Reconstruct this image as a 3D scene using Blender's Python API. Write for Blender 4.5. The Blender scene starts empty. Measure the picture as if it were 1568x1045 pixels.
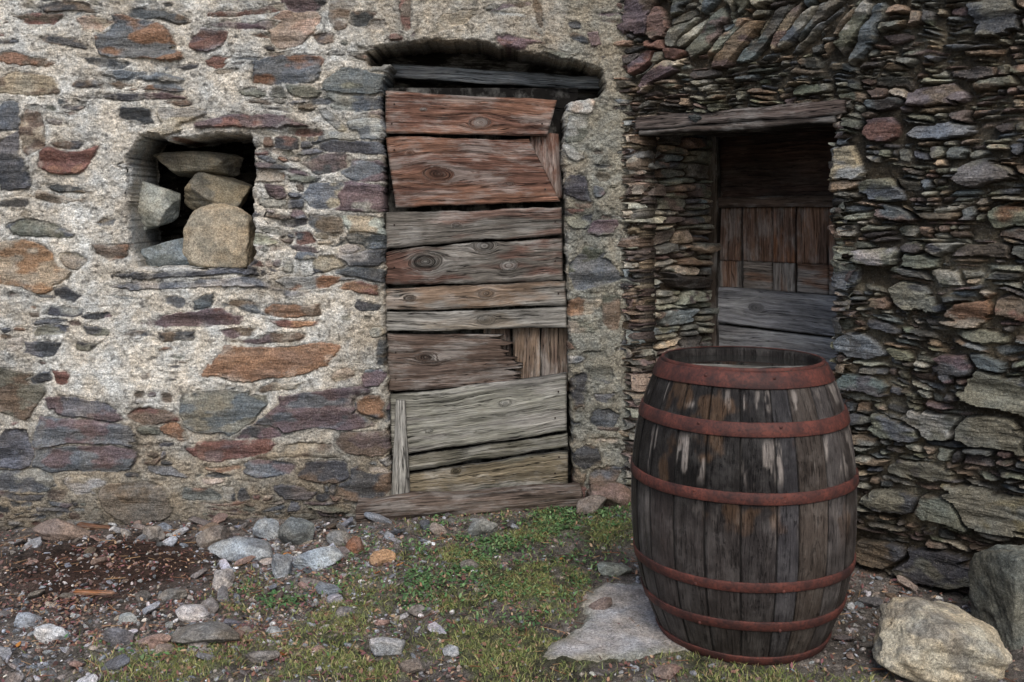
import bpy, bmesh, math
import numpy as np
from mathutils import Vector
rng=np.random.default_rng(11)
F=1524.0; D=4.48; CH=1.32
def U_(a,b): return float(rng.uniform(a,b))
# ---------- survey helpers (measured elevation of the facade / ground) ----------
def lw(px,py,y=0.0):
    k=(D+y)/F
    return ((px-784)*k, CH-(py-330)*k)
def gp(px,py,z=0.0):
    d=F*(CH-z)/(py-330.0)
    return ((px-784)*d/F, -D+d)
Q=math.sqrt(.5)
OX=0.488
def rw_(px,py):
    r=(px-784)/F
    t=(D*r-OX)/(Q*(1+r)); d=D-Q*t
    return t, CH-(py-330)*d/F
def S(c,f=1.0):
    c=np.asarray(c,float)/255.
    return np.where(c<=.04045,c/12.92,((c+.055)/1.055)**2.4)*f
# ---------- noise ----------
def hsh(ix,iy,s):
    h=(ix*374761393+iy*668265263+s*144269504)&0xffffffff
    h=((h^(h>>13))*1274126177)&0xffffffff
    h=h^(h>>16)
    return (h&0xffff)/65535.
def vn(x,y,s=0):
    x=np.asarray(x,float);y=np.asarray(y,float)
    ix=np.floor(x).astype(np.int64);iy=np.floor(y).astype(np.int64)
    fx=x-ix;fy=y-iy
    fx=fx*fx*(3-2*fx);fy=fy*fy*(3-2*fy)
    a=hsh(ix,iy,s);b=hsh(ix+1,iy,s);c=hsh(ix,iy+1,s);d=hsh(ix+1,iy+1,s)
    return (a*(1-fx)+b*fx)*(1-fy)+(c*(1-fx)+d*fx)*fy
def fbm(x,y,s=0,o=4,g=.5):
    t=0;a=1;n=0
    for i in range(o):
        t=t+a*(vn(x+i*17.3,y+i*9.1,s+i*7)*2-1);n+=a;a*=g;x=x*2.03;y=y*2.03
    return t/n*1.5
def sm(x,a,b):
    t=np.clip((x-a)/(b-a),0,1);return t*t*(3-2*t)
# ---------- mesh helpers ----------
def mkmesh(name,verts,quads,col=None,mat=None,extra=None,smooth=True,tris=None,vec=None):
    me=bpy.data.meshes.new(name)
    verts=np.asarray(verts,np.float32)
    me.vertices.add(len(verts));me.vertices.foreach_set("co",verts.ravel())
    lo=[];st=[];n=0
    if quads is not None and len(quads):
        q=np.asarray(quads,np.int32);lo.append(q.ravel());st.append(np.arange(len(q))*4);n=len(q)*4
    if tris is not None and len(tris):
        q=np.asarray(tris,np.int32);lo.append(q.ravel());st.append(n+np.arange(len(q))*3)
    lo=np.concatenate(lo).astype(np.int32);st=np.concatenate(st).astype(np.int32)
    me.loops.add(len(lo));me.loops.foreach_set("vertex_index",lo)
    me.polygons.add(len(st));me.polygons.foreach_set("loop_start",st)
    me.polygons.foreach_set("use_smooth",np.full(len(st),smooth,dtype=bool))
    me.update(calc_edges=True)
    if col is not None:
        c=np.ones((len(verts),4),np.float32);c[:,:3]=col
        a=me.attributes.new("Col",'FLOAT_COLOR','POINT');a.data.foreach_set("color",c.ravel())
    if extra is not None:
        a=me.attributes.new("mk",'FLOAT','POINT');a.data.foreach_set("value",np.asarray(extra,np.float32).ravel())
    if vec is not None:
        a=me.attributes.new("gc",'FLOAT_VECTOR','POINT');a.data.foreach_set("vector",np.asarray(vec,np.float32).ravel())
    me.validate()
    o=bpy.data.objects.new(name,me);bpy.context.scene.collection.objects.link(o)
    if mat: me.materials.append(mat)
    return o
def empty(name):
    o=bpy.data.objects.new(name,None);bpy.context.scene.collection.objects.link(o);o.empty_display_size=.1;return o
def gridquads(nv,nu,keep=None):
    i=np.arange(nv*nu).reshape(nv,nu)
    q=np.stack([i[:-1,:-1],i[:-1,1:],i[1:,1:],i[1:,:-1]],-1)
    if keep is not None: q=q[keep]
    return q.reshape(-1,4)
# ---------- materials ----------
def newmat(name):
    m=bpy.data.materials.new(name);m.use_nodes=True
    nt=m.node_tree;b=nt.nodes['Principled BSDF']
    b.inputs['Specular IOR Level'].default_value=.2
    return m,nt,b
def N(nt,t,**k):
    n=nt.nodes.new(t)
    for a,v in k.items(): setattr(n,a,v)
    return n
def math_(nt,op,a,b=None,c=None,clamp=False):
    n=N(nt,'ShaderNodeMath',operation=op);n.use_clamp=clamp
    for i,x in enumerate((a,b,c)):
        if x is None: continue
        if isinstance(x,(int,float)): n.inputs[i].default_value=x
        else: nt.links.new(x,n.inputs[i])
    return n.outputs[0]
def noise(nt,vec,scale,detail=5,rough=.6,dist=0):
    n=N(nt,'ShaderNodeTexNoise');n.inputs['Scale'].default_value=scale;n.inputs['Detail'].default_value=detail
    n.inputs['Roughness'].default_value=rough;n.inputs['Distortion'].default_value=dist
    nt.links.new(vec,n.inputs['Vector']);return n.outputs['Fac']
def mrange(nt,v,a,b,c,d):
    n=N(nt,'ShaderNodeMapRange');nt.links.new(v,n.inputs['Value'])
    for k,x in zip(('From Min','From Max','To Min','To Max'),(a,b,c,d)): n.inputs[k].default_value=x
    return n.outputs['Result']
def mulcol(nt,col,fac):
    n=N(nt,'ShaderNodeVectorMath',operation='SCALE');nt.links.new(col,n.inputs[0]);nt.links.new(fac,n.inputs['Scale']);return n.outputs[0]
def bump(nt,b,h,strength,dist):
    n=N(nt,'ShaderNodeBump');n.inputs['Strength'].default_value=strength;n.inputs['Distance'].default_value=dist
    nt.links.new(h,n.inputs['Height']);nt.links.new(n.outputs[0],b.inputs['Normal'])
def attr(nt,name,out):
    n=N(nt,'ShaderNodeAttribute');n.attribute_name=name;return n.outputs[out]
def mixc(nt,f,a,b):
    n=N(nt,'ShaderNodeMix',data_type='RGBA')
    nt.links.new(f,n.inputs[0])
    for i,x in ((6,a),(7,b)):
        if isinstance(x,(tuple,list,np.ndarray)): n.inputs[i].default_value=(*x[:3],1)
        else: nt.links.new(x,n.inputs[i])
    return n.outputs[2]
def masonry(name,fine=1.0,rough=.9,lich=.45,zs=3.0):
    m,nt,b=newmat(name)
    tc=N(nt,'ShaderNodeTexCoord').outputs['Object']
    col=attr(nt,'Col','Color')
    mp=N(nt,'ShaderNodeMapping');mp.inputs['Scale'].default_value=(1,1,zs);nt.links.new(tc,mp.inputs['Vector'])
    n1=noise(nt,mp.outputs[0],26,5,.7)
    n2=noise(nt,tc,120,3,.75)
    n3=noise(nt,tc,330,2,.7)
    n4=noise(nt,tc,7,3,.6)
    f=math_(nt,'MULTIPLY',mrange(nt,n1,.3,.7,.62,1.4),mrange(nt,n2,.3,.7,.48,1.52))
    f=math_(nt,'MULTIPLY',f,mrange(nt,n3,.3,.7,.55,1.45))
    c=mulcol(nt,col,f)
    tint=mixc(nt,mrange(nt,n4,.4,.62,0,1),(1.05,.99,.91),(.96,1.0,1.04))
    mm=N(nt,'ShaderNodeVectorMath',operation='MULTIPLY');nt.links.new(c,mm.inputs[0]);nt.links.new(tint,mm.inputs[1])
    spk=mrange(nt,noise(nt,tc,85,4,.8),.60,.66,0,lich)
    c2=mixc(nt,spk,mm.outputs[0],tuple(S((176,174,164))))
    nt.links.new(c2,b.inputs['Base Color'])
    b.inputs['Roughness'].default_value=rough
    h=math_(nt,'ADD',math_(nt,'MULTIPLY',n1,.8),math_(nt,'MULTIPLY',n2,.8))
    h=math_(nt,'ADD',h,math_(nt,'MULTIPLY',n3,.45))
    bump(nt,b,h,.8*fine,.011)
    return m
def woodmat(name,rough=.8,crack=1.0,wx=1.0,grey=.5,contrast=1.0):
    m,nt,b=newmat(name)
    gc=attr(nt,'gc','Vector');col=attr(nt,'Col','Color')
    def sc(x,y,z):
        n=N(nt,'ShaderNodeVectorMath',operation='MULTIPLY');nt.links.new(gc,n.inputs[0]);n.inputs[1].default_value=(x*wx,y,z);return n.outputs[0]
    n1=noise(nt,sc(2.0,64,9),1,5,.75)
    n2=noise(nt,sc(9,250,9),1,3,.8)
    n3=noise(nt,sc(1.3,46,5),1,4,.6)
    nb=noise(nt,sc(5,14,3),1,6,.7)
    k=contrast
    f=math_(nt,'MULTIPLY',mrange(nt,n1,.32,.68,1-.62*k,1+.55*k),mrange(nt,n2,.3,.7,1-.6*k,1+.6*k))
    f=math_(nt,'MULTIPLY',f,mrange(nt,nb,.3,.7,.65,1.35))
    cr=math_(nt,'ABSOLUTE',math_(nt,'SUBTRACT',n3,.5))
    crf=mrange(nt,cr,.003,.012,1-.92*crack,1)
    crf=math_(nt,'MAXIMUM',crf,mrange(nt,nb,.48,.6,0,1))
    f=math_(nt,'MULTIPLY',f,crf)
    g=mixc(nt,mrange(nt,nb,.47,.6,0,grey),col,tuple(S((140,139,135))))
    nt.links.new(mulcol(nt,g,f),b.inputs['Base Color'])
    b.inputs['Roughness'].default_value=rough
    h=math_(nt,'ADD',math_(nt,'MULTIPLY',n1,.7),math_(nt,'MULTIPLY',n2,.6))
    h=math_(nt,'ADD',h,math_(nt,'MULTIPLY',crf,.9))
    bump(nt,b,h,.95,.007)
    return m
M_wall=masonry('plaster_and_rubble',1.0)
M_slate=masonry('slate_masonry',.8,.75,.35)
M_rock=masonry('rock',.8,.85,.4,1.25)
M_wood=woodmat('weathered_wood')
# ---------- stone panel rasteriser ----------
class Panel:
    def __init__(s,u0,u1,v0,v1,res,wseed,wamp=.03):
        s.res=res;s.us=np.arange(u0,u1+res*.5,res);s.vs=np.arange(v0,v1+res*.5,res)
        s.U,s.V=np.meshgrid(s.us,s.vs);s.ws=wseed;s.wa=wamp
        s.F1=np.full(s.U.shape,9.);s.F2=s.F1.copy();s.lab=np.full(s.U.shape,-1)
        a,b=s.warp(s.U,s.V)
        s.WU=a+.005*fbm(s.U*26,s.V*34,wseed+3,4,.6);s.WV=b+.0035*fbm(s.U*30,s.V*50,wseed+5,4,.6)
        s.H=[];s.TU=[];s.TV=[];s.C=[];s.B=[];s.SD=[];s.C2=[]
    def warp(s,u,v):
        return (u+s.wa*fbm(u*1.6,v*1.6,s.ws,2), v+s.wa*fbm(u*1.4+5,v*1.9,s.ws+1,2)+s.wa*.35*fbm(u*5,v*5,s.ws+2,2))
    def stone(s,cu,cv,a,b,ang=0,col=(.2,.2,.2),h=.01,real=True,tilt=.08,col2=None,cut=1.12):
        if real:
            x,y=s.warp(np.array([cu]),np.array([cv]));lu,lv=float(x[0]),float(y[0])
        else: lu,lv=cu,cv
        R=1.6*(a*abs(math.cos(ang))+b*abs(math.sin(ang)))+.02
        Rv=1.6*(a*abs(math.sin(ang))+b*abs(math.cos(ang)))+.02
        i0,i1=np.searchsorted(s.us,[cu-R,cu+R]);j0,j1=np.searchsorted(s.vs,[cv-Rv,cv+Rv])
        if i1<=i0 or j1<=j0: return
        w=(slice(j0,j1),slice(i0,i1))
        x=s.WU[w]-lu;y=s.WV[w]-lv
        c,sn=math.cos(ang),math.sin(ang)
        X=(x*c+y*sn)/a;Y=(-x*sn+y*c)/b
        planes=[(U_(-.5,.5),U_(.88,1.05)),(math.pi/2+U_(-.25,.25),U_(.9,1.04)),(math.pi+U_(-.5,.5),U_(.88,1.05)),(-math.pi/2+U_(-.25,.25),U_(.9,1.04))]
        for k in range(4):
            if U_(0,1)<.7: planes.append((math.pi/4+k*math.pi/2+U_(-.3,.3),U_(.88,1.3)))
        d=0
        for ph,kk in planes: d=d+np.maximum(0,(math.cos(ph)*X+math.sin(ph)*Y)/kk)**18
        d=d**(1/18.)
        f1=s.F1[w];f2=s.F2[w];l=s.lab[w]
        win=d<f1
        s.F2[w]=np.where(win,f1,np.minimum(f2,d));s.F1[w]=np.where(win,d,f1);s.lab[w]=np.where(win,len(s.H),l)
        s.H.append(h);s.TU.append(U_(-tilt,tilt)*.6);s.TV.append(U_(-tilt,tilt)*2);s.C.append(col);s.B.append(min(a,b));s.SD.append(U_(0,60))
        s.C2.append(col if col2 is None else col2)
    def rows(s,u0,u1,v0,v1,h0,h1,l0,l1,fn,avoid=()):
        v=v0
        while v<v1:
            h=h0+(h1-h0)*U_(0,1)**1.6
            u=u0-U_(0,l1)
            while u<u1:
                l=l0+(l1-l0)*U_(0,1)**1.5
                parts=[(u+l/2,v+h/2,l/2,h/2)]
                if h>1.5*h0 and U_(0,1)<.5:
                    k=U_(.35,.65);k2=U_(.35,.65) if U_(0,1)<.5 else 1
                    parts=[(u+l/2,v+h*k/2,l/2,h*k/2)]
                    if k2<1: parts+=[(u+l*k2/2,v+h*(1+k)/2,l*k2/2,h*(1-k)/2),(u+l*(1+k2)/2,v+h*(1+k)/2,l*(1-k2)/2,h*(1-k)/2)]
                    else: parts+=[(u+l/2,v+h*(1+k)/2,l/2,h*(1-k)/2)]
                for (a,b,c,d) in parts:
                    b+=U_(-.15,.15)*d
                    ok=True
                    for (eu,ev,ea,eb,ean) in avoid:
                        dx,dy=a-eu,b-ev
                        if abs(dx)>ea+eb+.1: continue
                        X=(dx*math.cos(ean)+dy*math.sin(ean));Y=(-dx*math.sin(ean)+dy*math.cos(ean))
                        if abs(X)<ea+c*.45 and abs(Y)<eb+d*.6: ok=False;break
                    if ok: fn(s,a,b,c,d)
                u+=l
            v+=h
    def finish(s,mode,mortar,gapcol,rough=1.0,mh=None,gapd=.035,cover=0):
        L=np.maximum(s.lab,0);has=s.lab>=0
        A=lambda q:np.asarray(q)[L]
        B=A(s.B);SD=A(s.SD)
        U,V=s.U,s.V
        fine=.0022*fbm(U*90,V*90,91,2)
        e1=(1-s.F1)*B+fine;e2=(s.F2-s.F1)*B*.5
        lay=fbm(U*7+SD,V*42+SD*3,33,4,.6)
        lay2=np.floor(fbm(U*6+SD,V*26+SD,57,2)*3)/3
        hs=A(s.H)+A(s.TU)*(np.sin(U*17+SD))*.12+A(s.TV)*.05*np.sin(V*60+SD)+rough*(.004*lay+.005*lay2)
        C=A(s.C);C2=A(s.C2)
        mixf=sm(fbm(U*9+SD,V*16+SD,71,3),-.05,.35)[...,None]
        C=C*(1-mixf)+C2*mixf
        C=C*(1+.34*fbm(U*14+SD,V*60+SD,12,4,.65))[...,None]
        if mode=='mortar':
            e=np.minimum(e1,e2)
            over=.006*fbm(U*9,V*9,131,3)+cover*(.5+.9*fbm(U*6,V*6,135,4,.6))   # mortar smeared over edges
            e=e-np.maximum(over,-.001)
            st=(e>0)&has
            hm=mh
            p=sm(e,0,.006)
            h=np.where(st,(hm-.006)*(1-p)+hs*p,hm-.004*np.exp(-np.maximum(-e,0)/.004)*has)
            k=sm(e,-.0008,.003)*has
            edge=np.exp(-(e/.003)**2)*has*sm(fbm(U*12,V*12,132,2),-.2,.4)
            smear=sm(fbm(U*11,V*13,133,4,.65),.25,.6)*.55*np.exp(-np.maximum(e,0)/.014)
            k=k*(1-smear)
            col=mortar*(1-k[...,None])+C*k[...,None]
            col=col*(1-.45*edge[...,None])
            mk=k
        else:
            e=np.minimum(e2*1.0,(1.22-s.F1)*B)
            gw=.0012+.002*vn(U*9,V*9,5)
            p=sm(e,gw*.5,gw+.0035)
            hg=-gapd+.012*fbm(U*20,V*20,44,3)
            h=hg*(1-p)+hs*p
            k=sm(e,gw*.3,gw+.0015)
            k=np.where(has,k,0);h=np.where(has,h,hg)
            col=gapcol*(1-k[...,None])+C*k[...,None];mk=k
        return h,np.clip(col,.003,.95),mk
def polyd(U,V,poly):
    P=np.asarray(poly);n=len(P);ins=np.zeros(U.shape,bool);dm=np.full(U.shape,9.)
    for i in range(n):
        x1,y1=P[i];x2,y2=P[(i+1)%n]
        if y1!=y2:
            c=((V<y1)!=(V<y2))&(U<(x2-x1)*(V-y1)/(y2-y1)+x1);ins^=c
        dx,dy=x2-x1,y2-y1;t=np.clip(((U-x1)*dx+(V-y1)*dy)/(dx*dx+dy*dy+1e-12),0,1)
        dm=np.minimum(dm,np.hypot(U-x1-t*dx,V-y1-t*dy))
    return np.where(ins,-dm,dm)
def panel_obj(name,p,h,col,mk,org,eu,ev,en,mat,hole=None,depth=.3,rnd=.03,wob=.006):
    org,eu,ev,en=[np.asarray(x,float) for x in (org,eu,ev,en)]
    keep=None
    if hole is not None:
        sd=hole+wob*fbm(p.U*18,p.V*26,77,4,.6)
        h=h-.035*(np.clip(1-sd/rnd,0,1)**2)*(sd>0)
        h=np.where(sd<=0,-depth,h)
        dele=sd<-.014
        col=np.where((sd<=0)[...,None],col*.3,col)  # reveal colour darkened to paint the shade inside the openings
        keep=~(dele[:-1,:-1]|dele[1:,:-1]|dele[:-1,1:]|dele[1:,1:])
    P=org+p.U[...,None]*eu+p.V[...,None]*ev+h[...,None]*en
    return mkmesh(name,P.reshape(-1,3),gridquads(*p.U.shape,keep),col.reshape(-1,3),mat,mk.ravel(),False)
pick=lambda L:L[int(rng.integers(len(L)))]
def jit(c,s=.14,sat=.55,g=1.0):
    c=np.asarray(c);l=float(c@np.array([.3,.55,.15]))
    c=l+(c-l)*sat
    return np.clip(c*(1+rng.normal(0,s))*(1+rng.normal(0,.02,3))*g,.008,.9)
BG=S((112,118,126));DG=S((84,86,90));RU=S((152,112,84));OR=S((174,130,94));PU=S((118,100,104));RB=S((132,94,84));TN=S((170,157,136));LG=S((162,162,157));GN=S((126,127,113));BR=S((120,104,88))
# ======================= LEFT (PLASTERED RUBBLE) WALL =======================
lp=Panel(-3.2,.56,-.15,2.62,.0044,101,.028)
exp=[
(203,62,58,30,-6,BG,RU,18),(318,62,28,20,0,PU,RB,8),(466,8,30,12,0,DG,PU,6),(449,42,34,26,0,TN,S((180,150,130)),10),
(440,106,48,20,-4,BG,RU,10),(42,92,55,9,-6,BR,RU,8),(45,128,48,14,-3,BR,TN,8),(150,38,28,12,0,S((186,160,140)),TN,6),
(185,98,75,8,-8,DG,BG,12),(215,120,70,12,-6,LG,BG,22),(240,132,50,9,0,BG,RU,22),(170,128,60,9,-3,DG,BR,14),(205,148,80,8,-4,DG,PU,18),
(275,180,46,20,14,TN,LG,26),(352,186,118,11,3,PU,RB,34),(212,178,30,12,-20,DG,BG,14),(285,160,35,9,5,DG,BR,10),
(95,248,36,20,-4,RB,RU,9),(48,205,18,34,0,TN,BR,6),(14,250,20,44,0,BG,DG,12),(10,180,20,26,0,BG,BG,8),(85,305,60,9,-3,TN,BR,7),(105,290,36,8,0,BR,DG,6),
(22,310,40,8,0,DG,BG,6),(110,225,30,9,0,DG,BR,3),(40,405,62,34,-14,OR,TN,14),(60,350,52,12,-4,GN,BG,6),(110,400,26,13,-8,TN,TN,3),(100,450,20,9,-20,DG,BG,3),
(170,385,32,12,0,RU,BR,3),(165,340,26,9,0,BR,BG,2),(20,600,46,34,-22,GN,BR,10),(125,625,52,15,-2,BG,PU,8),(25,530,15,12,0,S((200,195,185)),LG,6),
(96,578,13,12,0,RB,PU,4),(62,535,30,12,0,BG,DG,3),(75,505,24,8,0,BG,GN,3),(100,478,24,8,0,DG,LG,2),(58,580,24,8,10,BG,DG,3),
(135,662,72,22,2,BG,PU,12),(130,700,78,20,-2,PU,BG,8),(20,690,30,32,0,DG,BG,10),(25,735,48,18,0,BG,LG,10),(235,638,44,12,-6,BR,RB,5),
(405,556,96,30,4,OR,RU,16),(342,632,70,34,-4,S((140,132,120)),BG,14),(440,592,48,11,6,TN,BR,8),(500,628,110,30,6,PU,BG,18),(560,622,45,24,6,RU,BG,18),
(345,688,66,16,5,RB,PU,12),(395,660,34,12,0,PU,DG,8),(270,660,26,12,-30,RU,TN,6),(205,770,52,30,4,S((128,120,108)),BR,14),(130,742,30,14,0,TN,LG,6),
(300,487,72,13,3,PU,RB,8),(448,478,52,12,0,RU,BR,10),(455,496,42,9,2,RB,OR,10),(350,433,172,9,-2,BG,LG,16),(300,420,110,7,0,DG,BG,22),(470,437,60,13,2,LG,RU,10),
(268,462,20,10,-20,BG,BG,3),(312,462,20,11,25,BG,DG,5),(375,470,32,10,0,BG,BR,4),(375,510,30,10,0,PU,BR,4),(420,520,60,12,3,BR,PU,6),(270,515,30,9,0,DG,BR,3),
(553,128,50,17,-3,BG,GN,20),(552,158,46,13,4,LG,BG,14),(565,196,32,15,-2,BG,LG,18),(525,208,36,9,8,LG,BG,12),(545,226,52,10,-3,DG,BG,14),(515,190,30,8,-40,LG,TN,8),
(505,250,38,13,5,PU,DG,12),(560,262,36,16,0,PU,BG,16),(550,302,54,22,0,PU,LG,16),(500,300,32,20,0,BG,TN,8),(558,345,40,13,-4,LG,TN,15),(505,345,30,12,0,BR,BG,8),
(560,370,42,12,0,DG,BG,13),(555,395,42,14,3,DG,LG,14),(560,420,50,11,0,BG,DG,15),(545,440,34,11,0,RB,RU,14),(505,405,26,12,0,DG,TN,8),(540,380,20,12,0,LG,LG,8),
(578,508,17,9,0,TN,LG,8),(565,470,30,9,0,DG,DG,5),(560,680,46,20,2,BR,PU,8),(470,690,60,14,0,TN,BR,7),(500,720,44,16,0,DG,BR,6),(420,715,45,14,5,BG,PU,7),
(560,745,40,22,0,DG,BR,10),(520,575,24,10,30,TN,TN,2),(585,540,12,20,0,BR,DG,6),(575,580,20,16,0,BG,PU,8),
(380,20,60,7,3,TN,RB,3),(385,40,56,8,-4,PU,BR,4),(330,95,20,9,0,RB,DG,5),(60,30,40,9,-6,RB,BR,4),(100,10,40,8,0,DG,BR,4),(250,25,50,9,-5,BR,DG,4),(85,62,50,8,-8,TN,DG,5),
(550,30,12,14,70,BR,DG,5),(622,25,8,36,8,RB,BR,4),(520,15,16,30,0,BR,LG,4),(700,30,30,12,10,TN,GN,2),(630,56,14,8,0,PU,DG,6),(700,64,60,7,-2,RB,TN,10),(780,64,40,8,-10,PU,RB,8),(610,58,20,6,0,RB,BR,8),
(825,20,8,30,10,DG,BR,3),(880,55,20,7,-15,BR,DG,4),(850,82,40,6,-12,BR,GN,8),(910,60,9,14,0,PU,DG,3),
(888,162,22,13,8,LG,TN,14),(885,200,18,26,0,GN,LG,12),(880,235,16,14,0,LG,GN,12),(882,285,20,16,0,DG,BG,10),(885,340,18,11,0,GN,DG,5),(905,410,32,30,-60,BG,GN,1),(890,470,26,14,0,RU,TN,6),(888,500,26,12,0,TN,GN,6),(925,350,22,12,0,PU,GN,3),
(885,600,12,30,0,BR,DG,6),(915,560,18,22,0,GN,DG,2),(925,640,20,14,0,DG,BG,3),(900,700,22,18,0,DG,BR,6),(925,730,24,14,0,BR,BG,8),(885,745,14,20,0,RB,BR,6),(935,480,14,26,0,BR,GN,2)]
avoid=[]
for (px,py,hw,hh,an,c1,c2,h) in exp:
    x,z=lw(px,py);k=1/340.2
    lp.stone(x,z,hw*k*1.1,hh*k*1.16,math.radians(an),jit(c1,.08,.72),h/1000.*.8,True,.1,jit(c2,.1,.72))
    avoid.append((x,z,hw*k,hh*k,math.radians(an)))
PAL=[BG,BG,DG,DG,BR,BR,PU,RB,RU,TN,TN,LG,GN,GN]
def dens(x,z):
    px=x*340.2+784;py=330-(z-CH)*340.2
    if px<-60: return .5
    d=.46
    if 388<px<600 and 90<py<440: d=.95
    elif py>600 and px<600: d=.88
    elif py<150 and px<420: d=.68
    elif px>600 and py<100: d=.28
    elif px>868: d=.30
    elif 100<px<205 and 170<py<400: d=.2
    elif 290<px<480 and 110<py<170: d=.2
    elif px<250 and 400<py<620: d=.28
    elif 470<px<590 and 430<py<600: d=.2
    elif 230<px<480 and 430<py<600: d=.66
    return d
def fl(s,a,b,c,d):
    q=dens(a,b)
    if U_(0,1)>q: return
    k=.98 if q>.87 else U_(.66,.95)
    s.stone(a,b,c*k,d*k,U_(-.14,.14),jit(pick(PAL)),U_(-.003,.007) if q<.87 else U_(.0,.014),True,.1,jit(pick(PAL)))
lp.rows(-3.2,.56,-.15,2.62,.024,.075,.05,.22,fl,avoid)
U,V=lp.U,lp.V
PX=U*340.2+784;PY=330-(V-CH)*340.2
rub=np.clip(sm(PX,380,410)*(1-sm(PY,430,470))*(1-sm(PX,600,640))+sm(PY,600,640)*.6,0,1)  # less plaster there
mh=.004+.008*fbm(U*4,V*4,1,3)+.007*fbm(U*20,V*20,2,4,.6)+.0035*fbm(U*70,V*70,3,3)
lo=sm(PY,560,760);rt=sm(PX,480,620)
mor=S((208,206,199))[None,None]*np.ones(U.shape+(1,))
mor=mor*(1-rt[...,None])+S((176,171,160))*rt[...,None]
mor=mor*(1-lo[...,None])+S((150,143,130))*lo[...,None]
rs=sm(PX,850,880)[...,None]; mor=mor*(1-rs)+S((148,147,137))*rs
mor=mor*(1+.2*fbm(U*3,V*3,8,3)+.2*fbm(U*28,V*28,9,4))[...,None]
st=sm(fbm(U*4,V*4,14,3),.1,.7)[...,None]*.35
mor=mor*(1-st)+S((158,148,132))*st
pits=sm(fbm(U*45,V*45,15,3),.5,.75)[...,None]*.5;mor=mor*(1-pits)
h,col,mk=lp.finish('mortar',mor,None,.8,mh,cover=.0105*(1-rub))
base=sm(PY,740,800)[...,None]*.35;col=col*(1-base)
# soot / damp staining of the facade
stain=sm(fbm(U*1.8,V*.9,151,4),.0,.8)[...,None]*.22;col=col*(1-stain)
doorp=[(597,100),(566,98),(562,82),(585,70),(640,66),(700,62),(760,70),(830,86),(885,97),(918,108),(926,128),(918,148),(890,152),(868,160),(862,185),(862,300),(868,430),(871,570),(876,700),(880,755),(886,830),(598,830),(600,770),(594,600),(590,440),(588,210),(583,150)]
nichep=[(200,232),(216,208),(262,214),(330,206),(383,208),(390,260),(384,320),(388,400),(372,412),(320,414),(290,408),(212,408),(203,370),(196,300)]
sd1=polyd(U,V,[lw(*q) for q in doorp]);sd2=polyd(U,V,[lw(*q) for q in nichep])
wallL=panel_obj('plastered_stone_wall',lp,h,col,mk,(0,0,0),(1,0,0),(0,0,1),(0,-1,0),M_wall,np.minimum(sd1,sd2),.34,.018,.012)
# ======================= RIGHT SLATE WALL (runs obliquely towards viewer) =======================
sp=Panel(-.05,2.9,-.2,2.62,.0044,301,.045)
PR=[S(c) for c in ((116,116,102),(132,132,116),(96,97,92),(148,146,130),(108,116,118),(118,100,92),(136,114,92),(88,84,81),(168,164,146),(88,93,98),(146,126,100),(122,124,102))]
PRL=[S(c) for c in ((114,94,88),(98,86,80),(136,112,94),(118,112,100),(92,82,78),(150,132,108),(88,86,84))]
av=[]
def addr(px,py,hw,hh,an,c1,c2,h=12):
    t,z=rw_(px,py);d=D-Q*max(t,0);k=d/F
    ku=(rw_(px+5,py)[0]-rw_(px-5,py)[0])/10
    A=math.radians(an);ca,sa=math.cos(A)*ku,math.sin(A)*k
    a=hw*math.hypot(ca,sa);b=hh*math.hypot(math.sin(A)*ku,math.cos(A)*k)
    a2=math.atan2(sa,ca)
    sp.stone(t,z,a,b,a2,jit(c1,.1,.75),h/1000.,True,.1,jit(c2,.1,.75));av.append((t,z,a,b,a2))
fan=[(975,18,22,26,0,BR,PU),(1003,40,14,26,30,S((128,100,86)),BR),(1018,75,10,34,50,RB,RB),(985,95,26,12,40,PU,RB),(1010,110,30,12,35,PU,TN)]
for q in fan: addr(*q,14)
x=1030
while x<1345:
    an=34+(x-1030)/315*34+U_(-12,12)
    hh=U_(5,15)
    addr(x+U_(-6,6),42+U_(-18,18)-(8 if x>1150 else -12),U_(22,56),hh,an,pick(PR),pick(PR),U_(0,26));x+=hh*2.2
x=1020
while x<1400:
    hh=U_(6,13);addr(x,-22+U_(-10,10),U_(20,40),hh,44+(x-1030)/9+U_(-12,12),pick(PR),pick(PR),U_(0,22));x+=hh*2.4
for q in [(1525,25,36,26,0,GN,DG),(1420,150,46,14,6,S((120,112,112)),BR),(1500,265,30,22,10,S((120,112,110)),GN),(1440,200,44,12,4,GN,BG),(1345,200,28,16,0,RB,PU),
 (1350,290,32,18,0,BG,GN),(1285,250,30,22,0,S((170,150,120)),LG),(1340,395,44,14,0,GN,LG),(1400,400,34,12,0,GN,GN),(1285,420,28,22,0,GN,DG),(1395,455,30,18,0,GN,DG),
 (1490,480,40,18,30,RU,TN),(1545,470,30,16,0,RB,BR),(1540,605,60,28,-8,GN,BG),(1425,655,36,20,5,GN,LG),(1510,660,50,26,-6,GN,DG),(1370,660,36,16,4,BG,GN),(1520,785,52,32,-4,S((140,128,98)),GN),
 (1435,780,34,20,3,GN,BR),(1360,770,40,16,6,GN,DG),(1400,720,44,14,10,DG,GN),(1430,870,60,26,12,DG,GN),(1350,850,44,20,0,DG,BR),(1310,530,40,14,-6,BG,DG),(1320,590,36,14,0,S((90,104,106)),DG),(1555,330,30,20,0,GN,RU),(1460,560,26,20,20,PU,DG)]:
    addr(*q,U_(6,20))
for q in [(1020,215,50,11,-4,S((120,100,80)),RU),(1010,245,48,14,3,BR,TN)]: addr(*q,24)
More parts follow.
